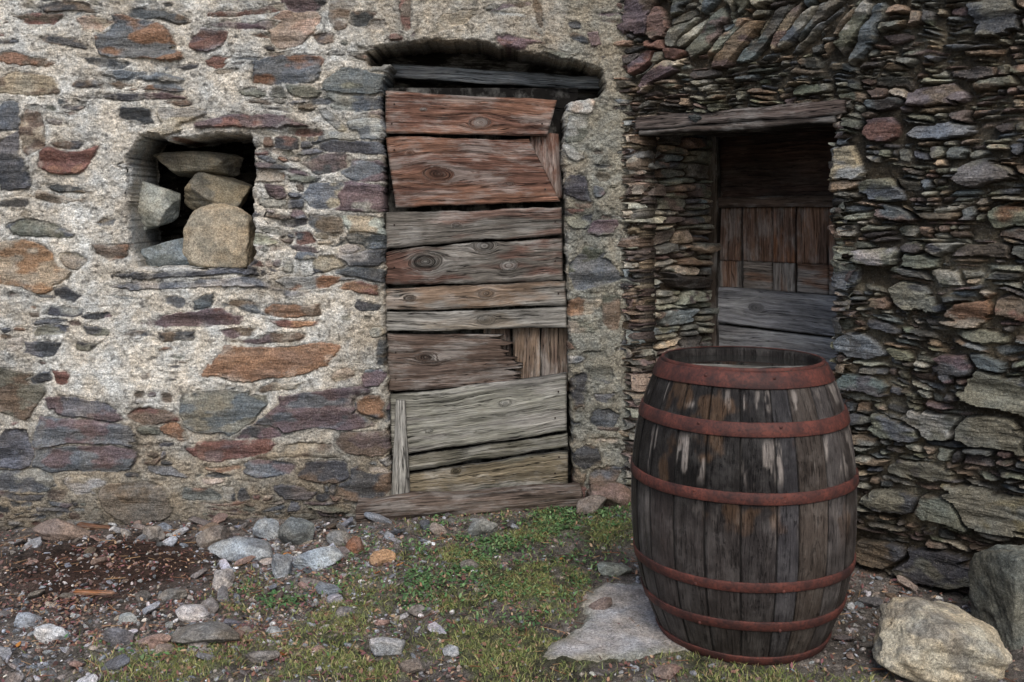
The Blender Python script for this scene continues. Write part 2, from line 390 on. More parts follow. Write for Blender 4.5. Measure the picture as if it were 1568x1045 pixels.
def fr(s,a,b,c,d):
    P=PRL if (a<.2 or U_(0,1)<.12) else PR
    s.stone(a,b,c*1.03,d*1.03,U_(-.17,.17)-.04,jit(pick(P),.28,.72),U_(-.016,.024),True,.12,jit(pick(P),.15,.72))
sp.rows(-.1,2.9,-.2,2.62,.015,.052,.04,.18,fr,av)
h,col,mk=sp.finish('dense',None,S((68,62,52)),1.3,None,.034)
U,V=sp.U,sp.V
h=h+.02*fbm(U*2,V*2,61,3)
col=col*(1+.25*fbm(U*2.2,V*2.2,62,3))[...,None]
mort=sm(fbm(U*3+4,V*3,66,3),.15,.6)[...,None]*sm(U,.9,1.2)[...,None]*(1-mk[...,None])*.8
col=col*(1-mort)+S((136,128,110))*mort
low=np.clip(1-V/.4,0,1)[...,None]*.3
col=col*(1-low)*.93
lip=[(.115,-.3),(.10,.6),(.09,1.2),(.10,1.70),(1.02,1.70),(.99,1.3),(1.01,1.1),(.985,.6),(1.0,-.3)]
sd3=polyd(U,V,lip)
E=np.array([Q,-Q,0]);NI=np.array([Q,Q,0]);O=np.array([OX,0,0])
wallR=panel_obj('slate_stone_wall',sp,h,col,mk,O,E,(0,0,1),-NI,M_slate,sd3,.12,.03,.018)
def jamb(name,org,eu,en,seed,L=.72,H=1.76,parent=None):
    jp=Panel(-.0,L,-.2,H,.005,seed,.03)
    def fj(s,a,b,c,d): s.stone(a,b,c*1.02,d*1.03,U_(-.1,.1),jit(pick(PRL+PR[:5]+[TN]),.22,.7,1.5),U_(-.012,.03),True,.12,jit(pick(PRL+PR[:4]),.15,.7,1.45))
    jp.rows(-.1,L,-.2,H,.026,.08,.14,.36,fj)
    h,c,m=jp.finish('dense',None,S((66,58,48)),1.2,None,.035)
    h=h-.05*np.clip(1-jp.U/.05,0,1)**2+.012*fbm(jp.U*4,jp.V*4,seed,2)
    o=panel_obj(name,jp,h,c,m,org,eu,(0,0,1),en,M_slate);o.parent=parent;return o
jamb('left_jamb',O+E*.085,NI,E,401,parent=wallR)
jamb('right_jamb',O+E*1.02,NI,-E,402,parent=wallR)
# ---------- wood plank builder ----------
def plank(name,TL,TR,BR_,BL,nrm,th,col,col2=None,knots=(),wav=.004,seed=None,parent=None,ragR=0,mat=None,bow=0,res=.005):
    TL,TR,BR_,BL,nrm=[np.asarray(x,float) for x in (TL,TR,BR_,BL,nrm)]
    Ln=np.linalg.norm(TR-TL);W=np.linalg.norm(TL-BL)
    vert=W>Ln
    if seed is None: seed=int(rng.integers(1000))
    nu=max(6,int(Ln/res));nv=max(5,int(W/res))
    s,w=np.meshgrid(np.linspace(0,1,nu),np.linspace(0,1,nv))
    if vert: u=w*W;v=s*Ln
    else: u=s*Ln;v=w*W
    psi=v+.010*fbm(u*2.6,v*4,seed,2);kn=np.zeros(u.shape)
    for (ku,kv,R) in knots:
        du=(u-ku)*.5;dv=v-kv;r2=du*du+dv*dv+1e-7;r=np.sqrt(r2)
        psi=psi-dv*np.minimum(1,(R*R)/r2)*np.where(r<R,0,1)*1.0
        psi=np.where(r<R,r*1.6+kv*3,psi);kn=np.maximum(kn,np.exp(-(r/R)**4))
    eT=wav*fbm(s*Ln*5,s*0+seed,seed,5,.6);eB=wav*fbm(s*Ln*5,s*0+seed+9,seed+4,5,.6)
    if vert: eL=wav*fbm(w*W*6,w*0+seed,seed,3);eR=wav*fbm(w*W*6,w*0+seed+3,seed+1,3);eT=eT*0;eB=eB*0
    else: eL=0*w;eR=ragR*(fbm(w*W*45,w*0,seed+2,3)+fbm(w*W*160,w*0,seed+5,1)*.4)
    P=(BL+(BR_-BL)*s[...,None])*(1-w[...,None])+(TL+(TR-TL)*s[...,None])*w[...,None]
    up=(TL-BL)/max(W,1e-6);rt=(TR-TL)/max(Ln,1e-6)
    P=P+up*((eB*(1-w)+eT*w))[...,None]+rt*((eL*(1-s)+eR*s))[...,None]
    gr=.0018*fbm(u*5,psi*120,seed+3,3)+.003*fbm(u*1.5,psi*40,seed+8,2)+.004*fbm(u*3,v*3,seed+6,2)
    ed=np.minimum(np.minimum(s*Ln,(1-s)*Ln),np.minimum(w*W,(1-w)*W))
    hh=gr-.006*np.clip(1-ed/.008,0,1)**2+.004*kn*.5+bow*np.sin(s*math.pi)
    P=P+nrm*hh[...,None]
    c=np.asarray(col);c2=c if col2 is None else np.asarray(col2)
    m=sm(fbm(u*2.5,v*14,seed+11,4,.6),-.2,.3)[...,None]
    C=c*(1-m)+c2*m
    C=C*(1-.5*kn[...,None])*(1-.6*np.clip(1-ed/.008,0,1)[...,None])
    verts=P.reshape(-1,3);q=gridquads(nv,nu)
    gc=np.stack([u,psi,np.full(u.shape,seed*.37)],-1).reshape(-1,3)
    idx=np.arange(nv*nu).reshape(nv,nu)
    ring=np.concatenate([idx[0,:],idx[1:,-1],idx[-1,-2::-1],idx[-2:0:-1,0]])
    rv=verts[ring];n0=len(verts);n=len(ring)
    V2=np.concatenate([verts,rv,rv-nrm*th]);C2=np.concatenate([C.reshape(-1,3),C.reshape(-1,3)[ring]*.7,C.reshape(-1,3)[ring]*.5])
    G2=np.concatenate([gc,gc[ring],gc[ring]+np.array([0,.05,0])])
    a=np.arange(n);b=(a+1)%n
    q2=np.stack([n0+a,n0+n+a,n0+n+b,n0+b],-1)
    o=mkmesh(name,V2,np.concatenate([q,q2]),C2,mat or M_wood,None,True,None,G2)
    if parent: o.parent=parent
    return o
# ======================= MAIN DOOR =======================
door=empty('wooden_plank_door')
RW=S((142,106,88));RW2=S((116,86,74));GW=S((152,149,142));GW2=S((118,113,106));GG=S((146,145,134));GG2=S((116,114,102));DW=S((106,90,80));BW=S((142,122,104))
def dp(name,tl,tr,br,bl,y,col,col2,knots=(),**k):
    f=lambda q:(lw(q[0],q[1],y)[0],y,lw(q[0],q[1],y)[1])
    kk=1/340.2
    kn=[((a-bl[0])*kk,(bl[1]-b)*kk,r*kk) for a,b,r in knots]
    return plank(name,f(tl),f(tr),f(br),f(bl),(0,-1,0),k.pop('th',.03),col,col2,kn,parent=door,**k)
dp('plank_1',(590,139),(853,155),(838,209),(590,205),.045,RW,RW2,[(742,184,9),(650,165,3)],wav=.006)
dp('plank_2',(590,211),(810,213),(858,307),(606,318),.04,RW,RW2,[(674,268,11),(770,285,3),(640,235,3)],wav=.009)
dp('back_board',(812,200),(856,205),(862,305),(812,300),.085,S((112,84,72)),RW2)
dp('plank_3',(590,326),(860,320),(861,360),(590,380),.045,S((126,104,94)),GW2,[(700,350,4)],wav=.010)
dp('plank_4',(590,384),(861,364),(862,431),(588,438),.05,S((112,86,76)),GW2,[(651,405,13),(742,388,9),(780,415,7)],wav=.013)
dp('plank_5a',(590,443),(866,430),(868,469),(590,475),.035,BW,GW,[(628,458,5),(745,455,6)],wav=.006)
dp('plank_5b',(590,478),(868,472),(868,502),(590,507),.032,S((142,133,120)),GW,[(745,492,7)],wav=.007)
dp('plank_6',(592,511),(765,513),(798,586),(594,601),.05,DW,S((114,99,90)),[(652,548,8)],wav=.007,ragR=.045)
dp('rear_board_1',(740,500),(782,500),(784,600),(740,600),.09,BW,DW)
dp('rear_board_2',(784,500),(826,500),(828,600),(786,600),.088,BW,S((130,112,98)))
dp('rear_board_3',(828,500),(872,500),(872,600),(830,600),.092,S((128,112,98)),DW)
dp('plank_7',(596,607),(868,573),(868,661),(600,699),.04,GG,GW,[(780,640,5),(660,668,3)],wav=.008)
dp('plank_8',(602,703),(869,666),(870,687),(602,727),.05,S((136,132,118)),GG2,[(680,700,3)],wav=.010)
dp('plank_9',(602,731),(870,691),(870,742),(602,774),.044,GG2,S((128,118,98)),[(700,735,4)],wav=.010)
dp('side_batten',(606,613),(620,614),(628,768),(598,774),.012,S((174,172,164)),GW,[],wav=.003,th=.02)
def box(name,x0,x1,y0,y1,z0,z1,mat,parent=None,col=(.02,.018,.016)):
    v=[(x,y,z) for x in (x0,x1) for y in (y0,y1) for z in (z0,z1)]
    q=[(0,1,3,2),(4,6,7,5),(0,4,5,1),(2,3,7,6),(0,2,6,4),(1,5,7,3)]
    o=mkmesh(name,v,q,np.tile(col,(8,1)),mat,np.ones(8),False,None,np.array(v)*1.0)
    if parent:o.parent=parent
    return o
box('gap_shade_box',lw(575,0,.16)[0],lw(885,0,.16)[0],.15,.19,-.1,lw(0,135,.15)[1],M_wood,door,(.008,.007,.006))  # near-black sheet added to paint the shade seen through plank gaps
def nails(lst,y):
    vs=[];ts=[]
    for px,py in lst:
        x,z=lw(px,py,y)
        c=len(vs);vs.append((x,y-.008,z))
        for k in range(8):
            a=k*math.pi/4;vs.append((x+.0045*math.cos(a),y-.004,z+.0045*math.sin(a)))
        for k in range(8): ts.append((c,c+1+k,c+1+(k+1)%8))
    o=mkmesh('nail_heads',vs,None,np.tile(S((46,34,30)),(len(vs),1)),M_rock,np.ones(len(vs)),True,ts);o.parent=door
nails([(604,160),(600,190),(604,230),(602,295),(830,190),(835,290),(604,345),(850,340),(604,410),(850,400),(604,460),(855,450),(606,540),(606,580),(855,600),(850,640),(856,700),(850,725)],.034)
beam=empty('wooden_lintel_beam')
def f3(px,py,y): a=lw(px,py,y);return (a[0],y,a[1])
plank('beam_face',f3(600,97,.20),f3(930,118,.20),f3(930,138,.20),f3(600,119,.20),(0,-1,0),.08,S((134,140,144)),S((100,105,108)),wav=.006,parent=beam)
plank('arch_shade_panel',f3(540,40,.31),f3(950,60,.31),f3(950,170,.31),f3(540,160,.31),(0,-1,0),.03,S((40,37,33)),S((30,28,26)),wav=.0,parent=beam)  # dark panel painting the shadowed gap above and behind the beam
def log(name,p0,p1,r0,r1,col,col2,flat=.8,parent=None,seed=5,mat=None):
    p0,p1=np.array(p0,float),np.array(p1,float);d=p1-p0;L=np.linalg.norm(d);d/=L
    up=np.array([0,0,1.]);sd=np.cross(d,up);sd/=np.linalg.norm(sd);up=np.cross(sd,d)
    nu=int(L/.006);nv=48
    s,a=np.meshgrid(np.linspace(0,1,nu),np.linspace(0,2*math.pi,nv))
    r=(r0*(1-s)+r1*s)*(1+.16*fbm(s*L*4,np.sin(a)*2+3,seed,3)+.1*fbm(s*L*8,np.cos(a)*6,seed+1,3))
    r=r*np.clip(np.minimum(s,1-s)*L/.012,.0,1)**.4
    sq=1/(np.abs(np.cos(a))**4+np.abs(np.sin(a))**4)**.25
    P=p0+d*(s*L)[...,None]+sd*(r*np.cos(a)*sq)[...,None]+up*(r*flat*np.sin(a)*sq)[...,None]
    m=sm(fbm(s*L*3,a*3,seed+3,3),-.3,.4)[...,None]
    C=np.asarray(col)*(1-m)+np.asarray(col2)*m
    gc=np.stack([s*L,a*r0,np.full(s.shape,seed*1.)],-1)
    o=mkmesh(name,P.reshape(-1,3),gridquads(nv,nu),C.reshape(-1,3),mat or M_wood,None,True,None,gc.reshape(-1,3))
    if parent:o.parent=parent
    return o
a=f3(546,800,-.03);b=f3(893,766,-.03)
log('wooden_threshold',(a[0],-.03,a[2]+.035),(b[0],-.03,b[2]+.025),.078,.062,S((122,108,98)),S((90,78,70)),.8)
# ======================= NICHE =======================
niche=empty('window_niche')
x0,z1=lw(192,200);x1,z0=lw(394,418)
def simple_panel(name,org,eu,ev,en,L,H,seed,parent,dark=1.0):
    jp=Panel(0,L,0,H,.008,seed,.02)
    def fj(s,a,b,c,d): s.stone(a,b,c,d,U_(-.1,.1),jit(pick([DG,BR,TN,GN]),.2)*dark,U_(-.01,.02),True,.1)  # niche stone colours scaled down, painting the niche's inner shade
    jp.rows(-.1,L,0,H,.03,.08,.08,.24,fj)
    h,c,m=jp.finish('dense',None,S((30,27,24)),1,None,.03)
    o=panel_obj(name,jp,h,c,m,org,eu,ev,en,M_wall);o.parent=parent;return o
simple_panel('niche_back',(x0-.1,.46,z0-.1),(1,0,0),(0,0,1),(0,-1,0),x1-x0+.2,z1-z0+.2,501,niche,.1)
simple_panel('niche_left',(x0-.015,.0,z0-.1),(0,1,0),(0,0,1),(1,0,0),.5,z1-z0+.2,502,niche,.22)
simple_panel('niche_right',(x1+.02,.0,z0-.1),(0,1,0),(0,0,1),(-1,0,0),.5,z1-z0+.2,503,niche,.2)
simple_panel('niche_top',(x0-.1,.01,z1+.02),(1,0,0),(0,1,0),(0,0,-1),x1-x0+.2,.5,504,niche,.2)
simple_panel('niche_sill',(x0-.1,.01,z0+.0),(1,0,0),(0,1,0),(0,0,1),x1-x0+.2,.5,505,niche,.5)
# ---------- rocks ----------
ICO={}
def ico(n):
    if n not in ICO:
        bm=bmesh.new();bmesh.ops.create_icosphere(bm,subdivisions=n,radius=1)
        ICO[n]=(np.array([v.co[:] for v in bm.verts]),np.array([[v.index for v in f.verts] for f in bm.faces]));bm.free()
    return ICO[n]
def rockshape(n,K=11,p=14,rough=.04,blocky=False,jb=.13):
    v,t=ico(n);nn=rng.normal(size=(K,3));nn/=np.linalg.norm(nn,axis=1)[:,None]
    dk=rng.uniform(.62,1,K)
    if blocky:
        ax=np.array([[1,0,0],[-1,0,0],[0,1,0],[0,-1,0],[0,0,1],[0,0,-1]])+rng.normal(0,jb,(6,3))
        ax/=np.linalg.norm(ax,axis=1)[:,None];nn=np.concatenate([ax,nn]);dk=np.concatenate([rng.uniform(.62,.82,6),rng.uniform(.75,1.05,K)])
    g=np.maximum(0,v@nn.T)/dk
    r=(np.sum(g**p,1)+.15)**(-1/p)
    P=v*r[:,None]
    if rough and n>2:
        s=int(rng.integers(500))
        q=fbm(P[:,0]*3+P[:,2]*1.7,P[:,1]*3-P[:,2]*2.1,s,5,.6)+.6*np.round(fbm(P[:,2]*5,P[:,0]*2+P[:,1],s+5,2)*3)/3
        P=P*(1+rough*q)[:,None]
    return P,t
def rot(P,rx,ry,rz):
    cx,sx_=math.cos(rx),math.sin(rx);cy,sy=math.cos(ry),math.sin(ry);cz,sz=math.cos(rz),math.sin(rz)
    Rx=np.array([[1,0,0],[0,cx,-sx_],[0,sx_,cx]]);Ry=np.array([[cy,0,sy],[0,1,0],[-sy,0,cy]]);Rz=np.array([[cz,-sz,0],[sz,cz,0],[0,0,1]])
    return P@(Rz@Ry@Rx).T
def rockobj(name,c,sc,col,col2,r=(0,0,0),n=5,K=12,rough=.04,parent=None,p=30,blocky=False,jb=.13):
    P,t=rockshape(n,K,p,rough,blocky,jb);P=rot(P*np.array(sc),*r)+np.array(c)
    s=int(rng.integers(500))
    m=sm(fbm(P[:,0]*14+P[:,2]*5,P[:,1]*14+P[:,2]*16,s,4),-.25,.35)[:,None]
    C=np.asarray(col)*(1-m)+np.asarray(col2)*m
    o=mkmesh(name,P,None,C,M_rock,np.ones(len(P)),False if n<5 else True,t)
    if parent:o.parent=parent
    return o
def nrock(px,py,hw,hh,y,dep,c1,c2,r,K=7):
    x,z=lw(px,py,y);k=(D+y)/F
    rockobj('niche_stone',(x,y,z),(hw*k*1.36,dep*1.2,hh*k*1.38),c1,c2,r,6,K,.04,blocky=True,p=40,jb=.2)
nrock(306,252,54,16,.28,.12,S((140,134,118)),S((112,108,98)),(0,.05,0))
nrock(335,296,40,27,.25,.10,S((138,130,112)),S((114,110,100)),(0,.1,.1))
nrock(238,315,34,31,.22,.11,S((168,170,162)),S((128,132,126)),(0,.3,.2))
nrock(338,370,47,40,.18,.11,S((172,160,140)),S((146,138,122)),(0,.1,.1))
nrock(264,390,48,23,.17,.09,S((124,134,140)),S((102,110,112)),(0,-.25,.1))
# ======================= RIGHT DOOR IN RECESS =======================
rd=empty('wooden_stable_door')
def rp(t,z,inn=.63): return O+E*t+NI*inn+np.array([0,0,z])
def rpl(name,t0,t1,z0,z1,inn,col,col2,knots=(),dz=0,**k):
    return plank(name,rp(t0,z1,inn),rp(t1,z1+dz,inn),rp(t1,z0+dz,inn),rp(t0,z0,inn),-NI,.03,col,col2,knots,parent=rd,**k)
VB=S((140,108,88));VG=S((148,140,132))
M_rd=woodmat('recess_wood',.8,.7,1,.45,.75)
k_=dict(mat=M_rd)
rpl('top_panel',.06,1.04,1.40,1.72,.64,S((78,60,52)),S((64,52,46)),mat=woodmat('dark_shaded_wood',.8,.7,1,.05,.7))  # brown board, darkened further to paint deeper shadow in the recess
rpl('rail',.06,1.04,1.355,1.41,.60,S((112,94,82)),S((94,80,70)),**k_)
ts=[.10,.235,.40,.52,.68,.84,1.03]
for i in range(6):
    rpl('upright_board',ts[i]+.002,ts[i+1]-.002,1.10,1.36,.625+.004*(i%2),[VB,S((126,98,80)),S((156,108,78)),VB,VB,VB][i],S((120,96,82)),(),**k_)
    rpl('upright_board_foot',ts[i]+.002,ts[i+1]-.002,.965,1.102,.6245+.004*(i%2),[VG,S((140,130,120)),VG,VG,VG,VG][i],VB,(),**k_)
rpl('grey_plank',.03,1.04,.80,.975,.60,S((162,162,164)),S((134,134,136)),[(.30,.09,.02)],dz=-.02,**k_)
rpl('grey_plank',.04,1.04,.64,.79,.605,S((160,160,160)),S((130,128,128)),[(.4,.06,.012)],dz=-.02,**k_)
rpl('grey_plank',.04,1.04,.44,.63,.60,S((140,136,130)),S((118,116,112)),**k_)
rpl('grey_plank',.04,1.04,.22,.43,.605,S((120,116,110)),S((104,100,96)),**k_)
rpl('grey_plank',.04,1.04,-.02,.21,.60,S((120,116,110)),S((104,100,96)),**k_)
rpl('frame_post',.05,.12,0,1.72,.585,S((100,88,76)),S((86,76,68)),**k_)
lt=empty('wooden_door_lintel')
def lpk(name,t0,t1,z0,z1,o,col,col2,th,dz=0):
    return plank(name,O+E*t0-NI*o+np.array([0,0,z1]),O+E*t1-NI*o+np.array([0,0,z1+dz]),O+E*t1-NI*o+np.array([0,0,z0+dz]),O+E*t0-NI*o+np.array([0,0,z0]),-NI,th,col,col2,(),parent=lt,wav=.008)
lpk('front_beam',.085,1.075,1.700,1.752,.012,S((104,92,86)),S((120,110,104)),.14,.0)
lpk('front_beam_lower',.10,1.03,1.672,1.698,.004,S((84,74,68)),S((96,88,82)),.14)
pl=[O+E*.0+NI*.10,O+E*1.15+NI*.10,O+E*1.15+NI*.75,O+E*.0+NI*.75]
lv=[tuple(p+np.array([0,0,z])) for z in (1.70,1.78) for p in pl]
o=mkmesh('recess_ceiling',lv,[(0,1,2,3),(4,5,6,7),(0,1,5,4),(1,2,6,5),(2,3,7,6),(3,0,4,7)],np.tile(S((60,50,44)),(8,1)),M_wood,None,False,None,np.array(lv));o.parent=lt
# ---------- rear mass of the building so no light leaks ----------
poly=[(-3.2,.5),(.35,.5),(.70,.80),(1.02,1.05),(1.75,.32),(3.2,-1.1),(3.2,2.2),(-3.2,2.2)]
n=len(poly)
v=[(x,y,z) for z in (-.2,2.62) for x,y in poly]
me_q=[(i,(i+1)%n,n+(i+1)%n,n+i) for i in range(n)]
o=mkmesh('wall_core',v,me_q,np.tile(S((70,64,54)),(len(v),1)),M_slate,np.ones(len(v)),False);o.parent=wallL
cp=[(-3.2,-.01),(OX,-.01),(OX+Q*2.9,-Q*2.9-.01),(3.2,-1.1),(3.2,2.2),(-3.2,2.2)]
bm=bmesh.new();vs=[bm.verts.new((x,y,2.60)) for x,y in cp];bm.faces.new(vs)
me=bpy.data.meshes.new('wall_top');bm.to_mesh(me);bm.free()
o=bpy.data.objects.new('wall_top',me);bpy.context.scene.collection.objects.link(o);me.materials.append(M_slate);o.parent=wallL
# ======================= BARREL =======================
barrel=empty('wooden_barrel')
dB=3.17;BX=(1136-784)*dB/F;BY=-D+dB;HB=.868
def brad(z):
    t=np.clip(z/HB,0,1);return .252+.096*(1-np.abs(2*t-1)**2.4)
ns=25;per=20;nz=190
edges=np.cumsum(rng.uniform(.75,1.3,ns));edges=np.concatenate([[0],edges])/edges[-1]*2*math.pi
th=[];si=[];fr_=[]
for i in range(ns):
    f=np.linspace(0,1,per,endpoint=False);th+=list(edges[i]+(edges[i+1]-edges[i])*f);si+=[i]*per;fr_+=list(f)
th=np.array(th+[2*math.pi]);si=np.array(si+[0]);fr_=np.array(fr_+[0.])
zz=np.linspace(0,HB,nz)
TH,Z=np.meshgrid(th,zz);SI=np.tile(si,(nz,1));FR=np.tile(fr_,(nz,1))
r=brad(Z)
gd=np.minimum(FR,1-FR)
r=r-.003*np.clip(1-gd/.04,0,1)**1.5+.0013*(rng.uniform(-1,1,ns)[SI])+.0012*fbm(TH*14,Z*4,5,3)
r=r-.006*np.clip(1-(HB-Z)/.008,0,1)
cb=[S(c) for c in ((64,59,57),(72,65,63),(57,53,52),(74,66,60),(66,64,66),(78,73,71),(60,54,51))]
SC=np.array([pick(cb)*U_(.9,1.1) for _ in range(ns)])
C=SC[SI]
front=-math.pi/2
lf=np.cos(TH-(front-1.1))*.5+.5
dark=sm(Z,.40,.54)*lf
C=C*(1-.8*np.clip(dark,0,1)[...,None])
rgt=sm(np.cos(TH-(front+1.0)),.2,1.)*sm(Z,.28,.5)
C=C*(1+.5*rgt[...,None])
band=sm(Z,.53,.59)*(1-sm(Z,.655,.685))+sm(Z,.745,.765)*(1-sm(Z,.80,.815))+.3*sm(Z,.3,.36)*(1-sm(Z,.46,.5))
pale=sm(fbm(TH*9,Z*5+SI*3.1,8,4,.65),.24,.44)*np.clip(band,0,1)*.8
C=C*(1-pale[...,None])+S((146,138,131))*pale[...,None]
och=sm(fbm(TH*4+2,Z*9,18,4),.45,.8)*.4*sm(Z,.3,.5)
C=C*(1-och[...,None])+S((112,84,58))*och[...,None]
foot_tone=(1-sm(Z,0,.3))*.4  # staves blend to a darker brown towards the foot
C=C*(1-foot_tone[...,None])+S((56,52,45))*foot_tone[...,None]
C=C*(1-.85*np.clip(1-gd/.04,0,1)[...,None])
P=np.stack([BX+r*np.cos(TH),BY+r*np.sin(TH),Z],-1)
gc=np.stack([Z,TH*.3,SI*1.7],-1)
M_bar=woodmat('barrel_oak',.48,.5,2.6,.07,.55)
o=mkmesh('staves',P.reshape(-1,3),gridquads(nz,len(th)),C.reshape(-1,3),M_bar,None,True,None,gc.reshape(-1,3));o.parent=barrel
def revolve(name,prof,col,mat,parent,seg=128,wob=0,seed=1):
    prof=np.array(prof);a=np.linspace(0,2*math.pi,seg+1)
    A,I=np.meshgrid(a,np.arange(len(prof)))
    R=prof[:,0][I];Zp=prof[:,1][I]+wob*np.sin(A*2+seed)+wob*.5*np.sin(A*5+seed*2)
    P=np.stack([BX+R*np.cos(A),BY+R*np.sin(A),Zp],-1)
    C=np.tile(col,(P.shape[0],P.shape[1],1))
    gc=np.stack([Zp+R,A*.3,np.zeros_like(A)],-1)
    o=mkmesh(name,P.reshape(-1,3),gridquads(*A.shape),C.reshape(-1,3),mat,np.ones(A.size),True,None,gc.reshape(-1,3));o.parent=parent
    return o
rt_=.2455
revolve('rim',[(rt_+.004,HB-.002),(rt_-.001,HB+.001),(rt_-.009,HB-.001),(rt_-.013,HB-.006),(rt_-.012,HB-.06)],S((34,30,28)),M_bar,barrel)
# rain water standing on the sunken head, one pale floating lath in it
m,nt,b=newmat('barrel_water')
b.inputs['Base Color'].default_value=(.022,.022,.02,1);b.inputs['Roughness'].default_value=.03;b.inputs['Specular IOR Level'].default_value=1.0
tc=N(nt,'ShaderNodeTexCoord').outputs['Object'];bump(nt,b,noise(nt,tc,7,2,.5),.04,.01)
bm=bmesh.new();bmesh.ops.create_circle(bm,cap_ends=True,radius=rt_-.010,segments=96)
for v_ in bm.verts: v_.co+=Vector((BX,BY,HB-.024))
me=bpy.data.meshes.new('water');bm.to_mesh(me);bm.free();me.materials.append(m)
o=bpy.data.objects.new('water',me);bpy.context.scene.collection.objects.link(o);o.parent=barrel
zl=HB-.019
plank('head_board',(BX-.20,BY-.02,zl),(BX+.20,BY-.04,zl),(BX+.18,BY-.115,zl),(BX-.18,BY-.10,zl),(0,0,1),.012,S((128,124,114)),S((96,94,86)),(),parent=barrel,wav=.002)
m,nt,b=newmat('rusty_hoop')
tc=N(nt,'ShaderNodeTexCoord').outputs['Object']
n1=noise(nt,tc,14,5,.7);n2=noise(nt,tc,110,4,.7)
c=mixc(nt,mrange(nt,n1,.36,.64,0,1),tuple(S((62,44,42))),tuple(S((112,66,57))))
c=mixc(nt,mrange(nt,n2,.46,.68,0,.8),c,tuple(S((54,42,42))))
nt.links.new(c,b.inputs['Base Color']);b.inputs['Roughness'].default_value=.6;bump(nt,b,n2,.5,.003)
M_hoop=m
def hoop(zc,w,seed):
    pr=[]
    for dz,off in ((-w/2,-.004),(-w/2,.0045),(-w/2+.002,.006),(0,.0062),(w/2-.002,.006),(w/2,.0045),(w/2,-.004)):
        pr.append((float(brad(np.array(zc+dz)))+off,zc+dz))
    revolve('hoop',pr,(.1,.1,.1),M_hoop,barrel,160,.0016,seed)
for i,(zc,w) in enumerate([(.838,.046),(.705,.040),(.515,.033),(.258,.029),(.135,.029),(.018,.028)]): hoop(zc,w,i*1.3)
revolve('rim_hoop',[(rt_+.002,HB-.014),(rt_+.009,HB-.014),(rt_+.009,HB+.001),(rt_+.004,HB+.003),(rt_-.001,HB+.0015)],(.1,.1,.1),M_hoop,barrel,160)
vs=[];ts_=[]
for zc in (.838,.705,.515,.258,.135):
    for a0 in (front+.12,front-.62):
        for dz in (-.008,.008):
            R=float(brad(np.array(zc)))+.006;c0=len(vs)
            er=np.array([math.cos(a0),math.sin(a0),0]);et=np.array([-math.sin(a0),math.cos(a0),0])
            ctr=np.array([BX,BY,zc+dz])+er*R
            vs.append(ctr+er*.004)
            for k in range(8): vs.append(ctr+et*.005*math.cos(k*math.pi/4)+np.array([0,0,.005*math.sin(k*math.pi/4)]))
            for k in range(8): ts_.append((c0,c0+1+k,c0+1+(k+1)%8))
o=mkmesh('rivets',vs,None,None,M_hoop,None,True,ts_);o.parent=barrel
# ======================= GROUND =======================
def blob(x,y,L):
    d=np.maximum(y+D,.5);px=784+F*x/d;py=330+F*CH/d;t=0
    for (a,b,ra,rb,w) in L: t=t+w*np.exp(-((px-a)/ra)**2-((py-b)/rb)**2)
    return t
GREEN=[(700,850,120,34,.7),(860,815,130,34,1.1),(740,905,160,45,.9),(660,965,220,55,.95),(850,990,170,45,.9),(330,1020,220,34,.8),(560,1030,200,34,.9),(1000,1020,90,28,1.1),(820,880,60,30,.9),(400,910,70,34,.4),(200,985,80,20,.5),(1180,1050,120,20,.9)]
GRAV=[(40,960,130,60,1.0),(430,840,90,30,1.0),(160,900,140,40,.35),(350,960,160,50,.8),(500,850,80,40,.8),(600,850,90,40,.5),(120,1020,160,40,.8),(520,960,140,60,.5),(900,930,80,40,.2),(1400,960,160,60,.7)]
SOIL=[(130,850,140,50,1.2),(250,840,90,35,.8),(100,900,120,30,.5)]
def gz(x,y):
    x=np.asarray(x,float);y=np.asarray(y,float)
    nearw=sm(y,-.9,0)
    z=np.where(x<0,.042*x,.09*x*nearw)*np.where(x>-3.3,1,0.)
    z=np.clip(z,-.12,.06)*sm(y,-2.6,-.6)
    z=z+.03*blob(x,y,SOIL)*sm(y,-4,-1.5)
    z=z+.012*fbm(x*2.2,y*2.2,4,3)+.006*fbm(x*11,y*11,5,3)
    db=np.hypot(x-BX,y-BY);z=z*sm(db,.25,.5)
    return z
xs=np.concatenate([np.array([-60,-30,-12,-6,-4.2]),np.arange(-3.4,3.0,.010),np.array([3.3,4.5,7,14,30,60])])
ys=np.concatenate([np.array([-70,-35,-16,-9,-6.5,-5,-4.2,-3.6]),np.arange(-3.0,.5,.010),np.array([.8,1.5,3,8,20,60])])
X,Y=np.meshgrid(xs,ys)
gm=np.clip(blob(X,Y,GREEN),0,1.2)*(.35+1.3*vn(X*9,Y*9,3))*sm(fbm(X*5,Y*5,42,4,.6),-.45,.15);gm=np.clip(gm,0,1)
Zg=gz(X,Y)+.005*fbm(X*40,Y*40,15,3,.6)+.006*gm*(1+fbm(X*22,Y*22,77,3))
g=gm[...,None]
so=np.clip(blob(X,Y,SOIL),0,1)[...,None]
C=S((136,129,122))*np.ones(X.shape+(1,))
C=C*(1-so)+S((80,63,55))*so
C=C*(1-.75*g)+S((100,104,70))*.75*g
C=C*(1+.45*fbm(X*9,Y*9,23,4)+.4*fbm(X*45,Y*45,24,2))[...,None]
m,nt,b=newmat('soil')
tc=N(nt,'ShaderNodeTexCoord').outputs['Object'];col=attr(nt,'Col','Color')
n1=noise(nt,tc,60,5,.75);n2=noise(nt,tc,240,3,.7)
f=math_(nt,'MULTIPLY',mrange(nt,n1,.3,.7,.4,1.6),mrange(nt,n2,.3,.7,.4,1.6))
nt.links.new(mulcol(nt,col,f),b.inputs['Base Color']);b.inputs['Roughness'].default_value=.95
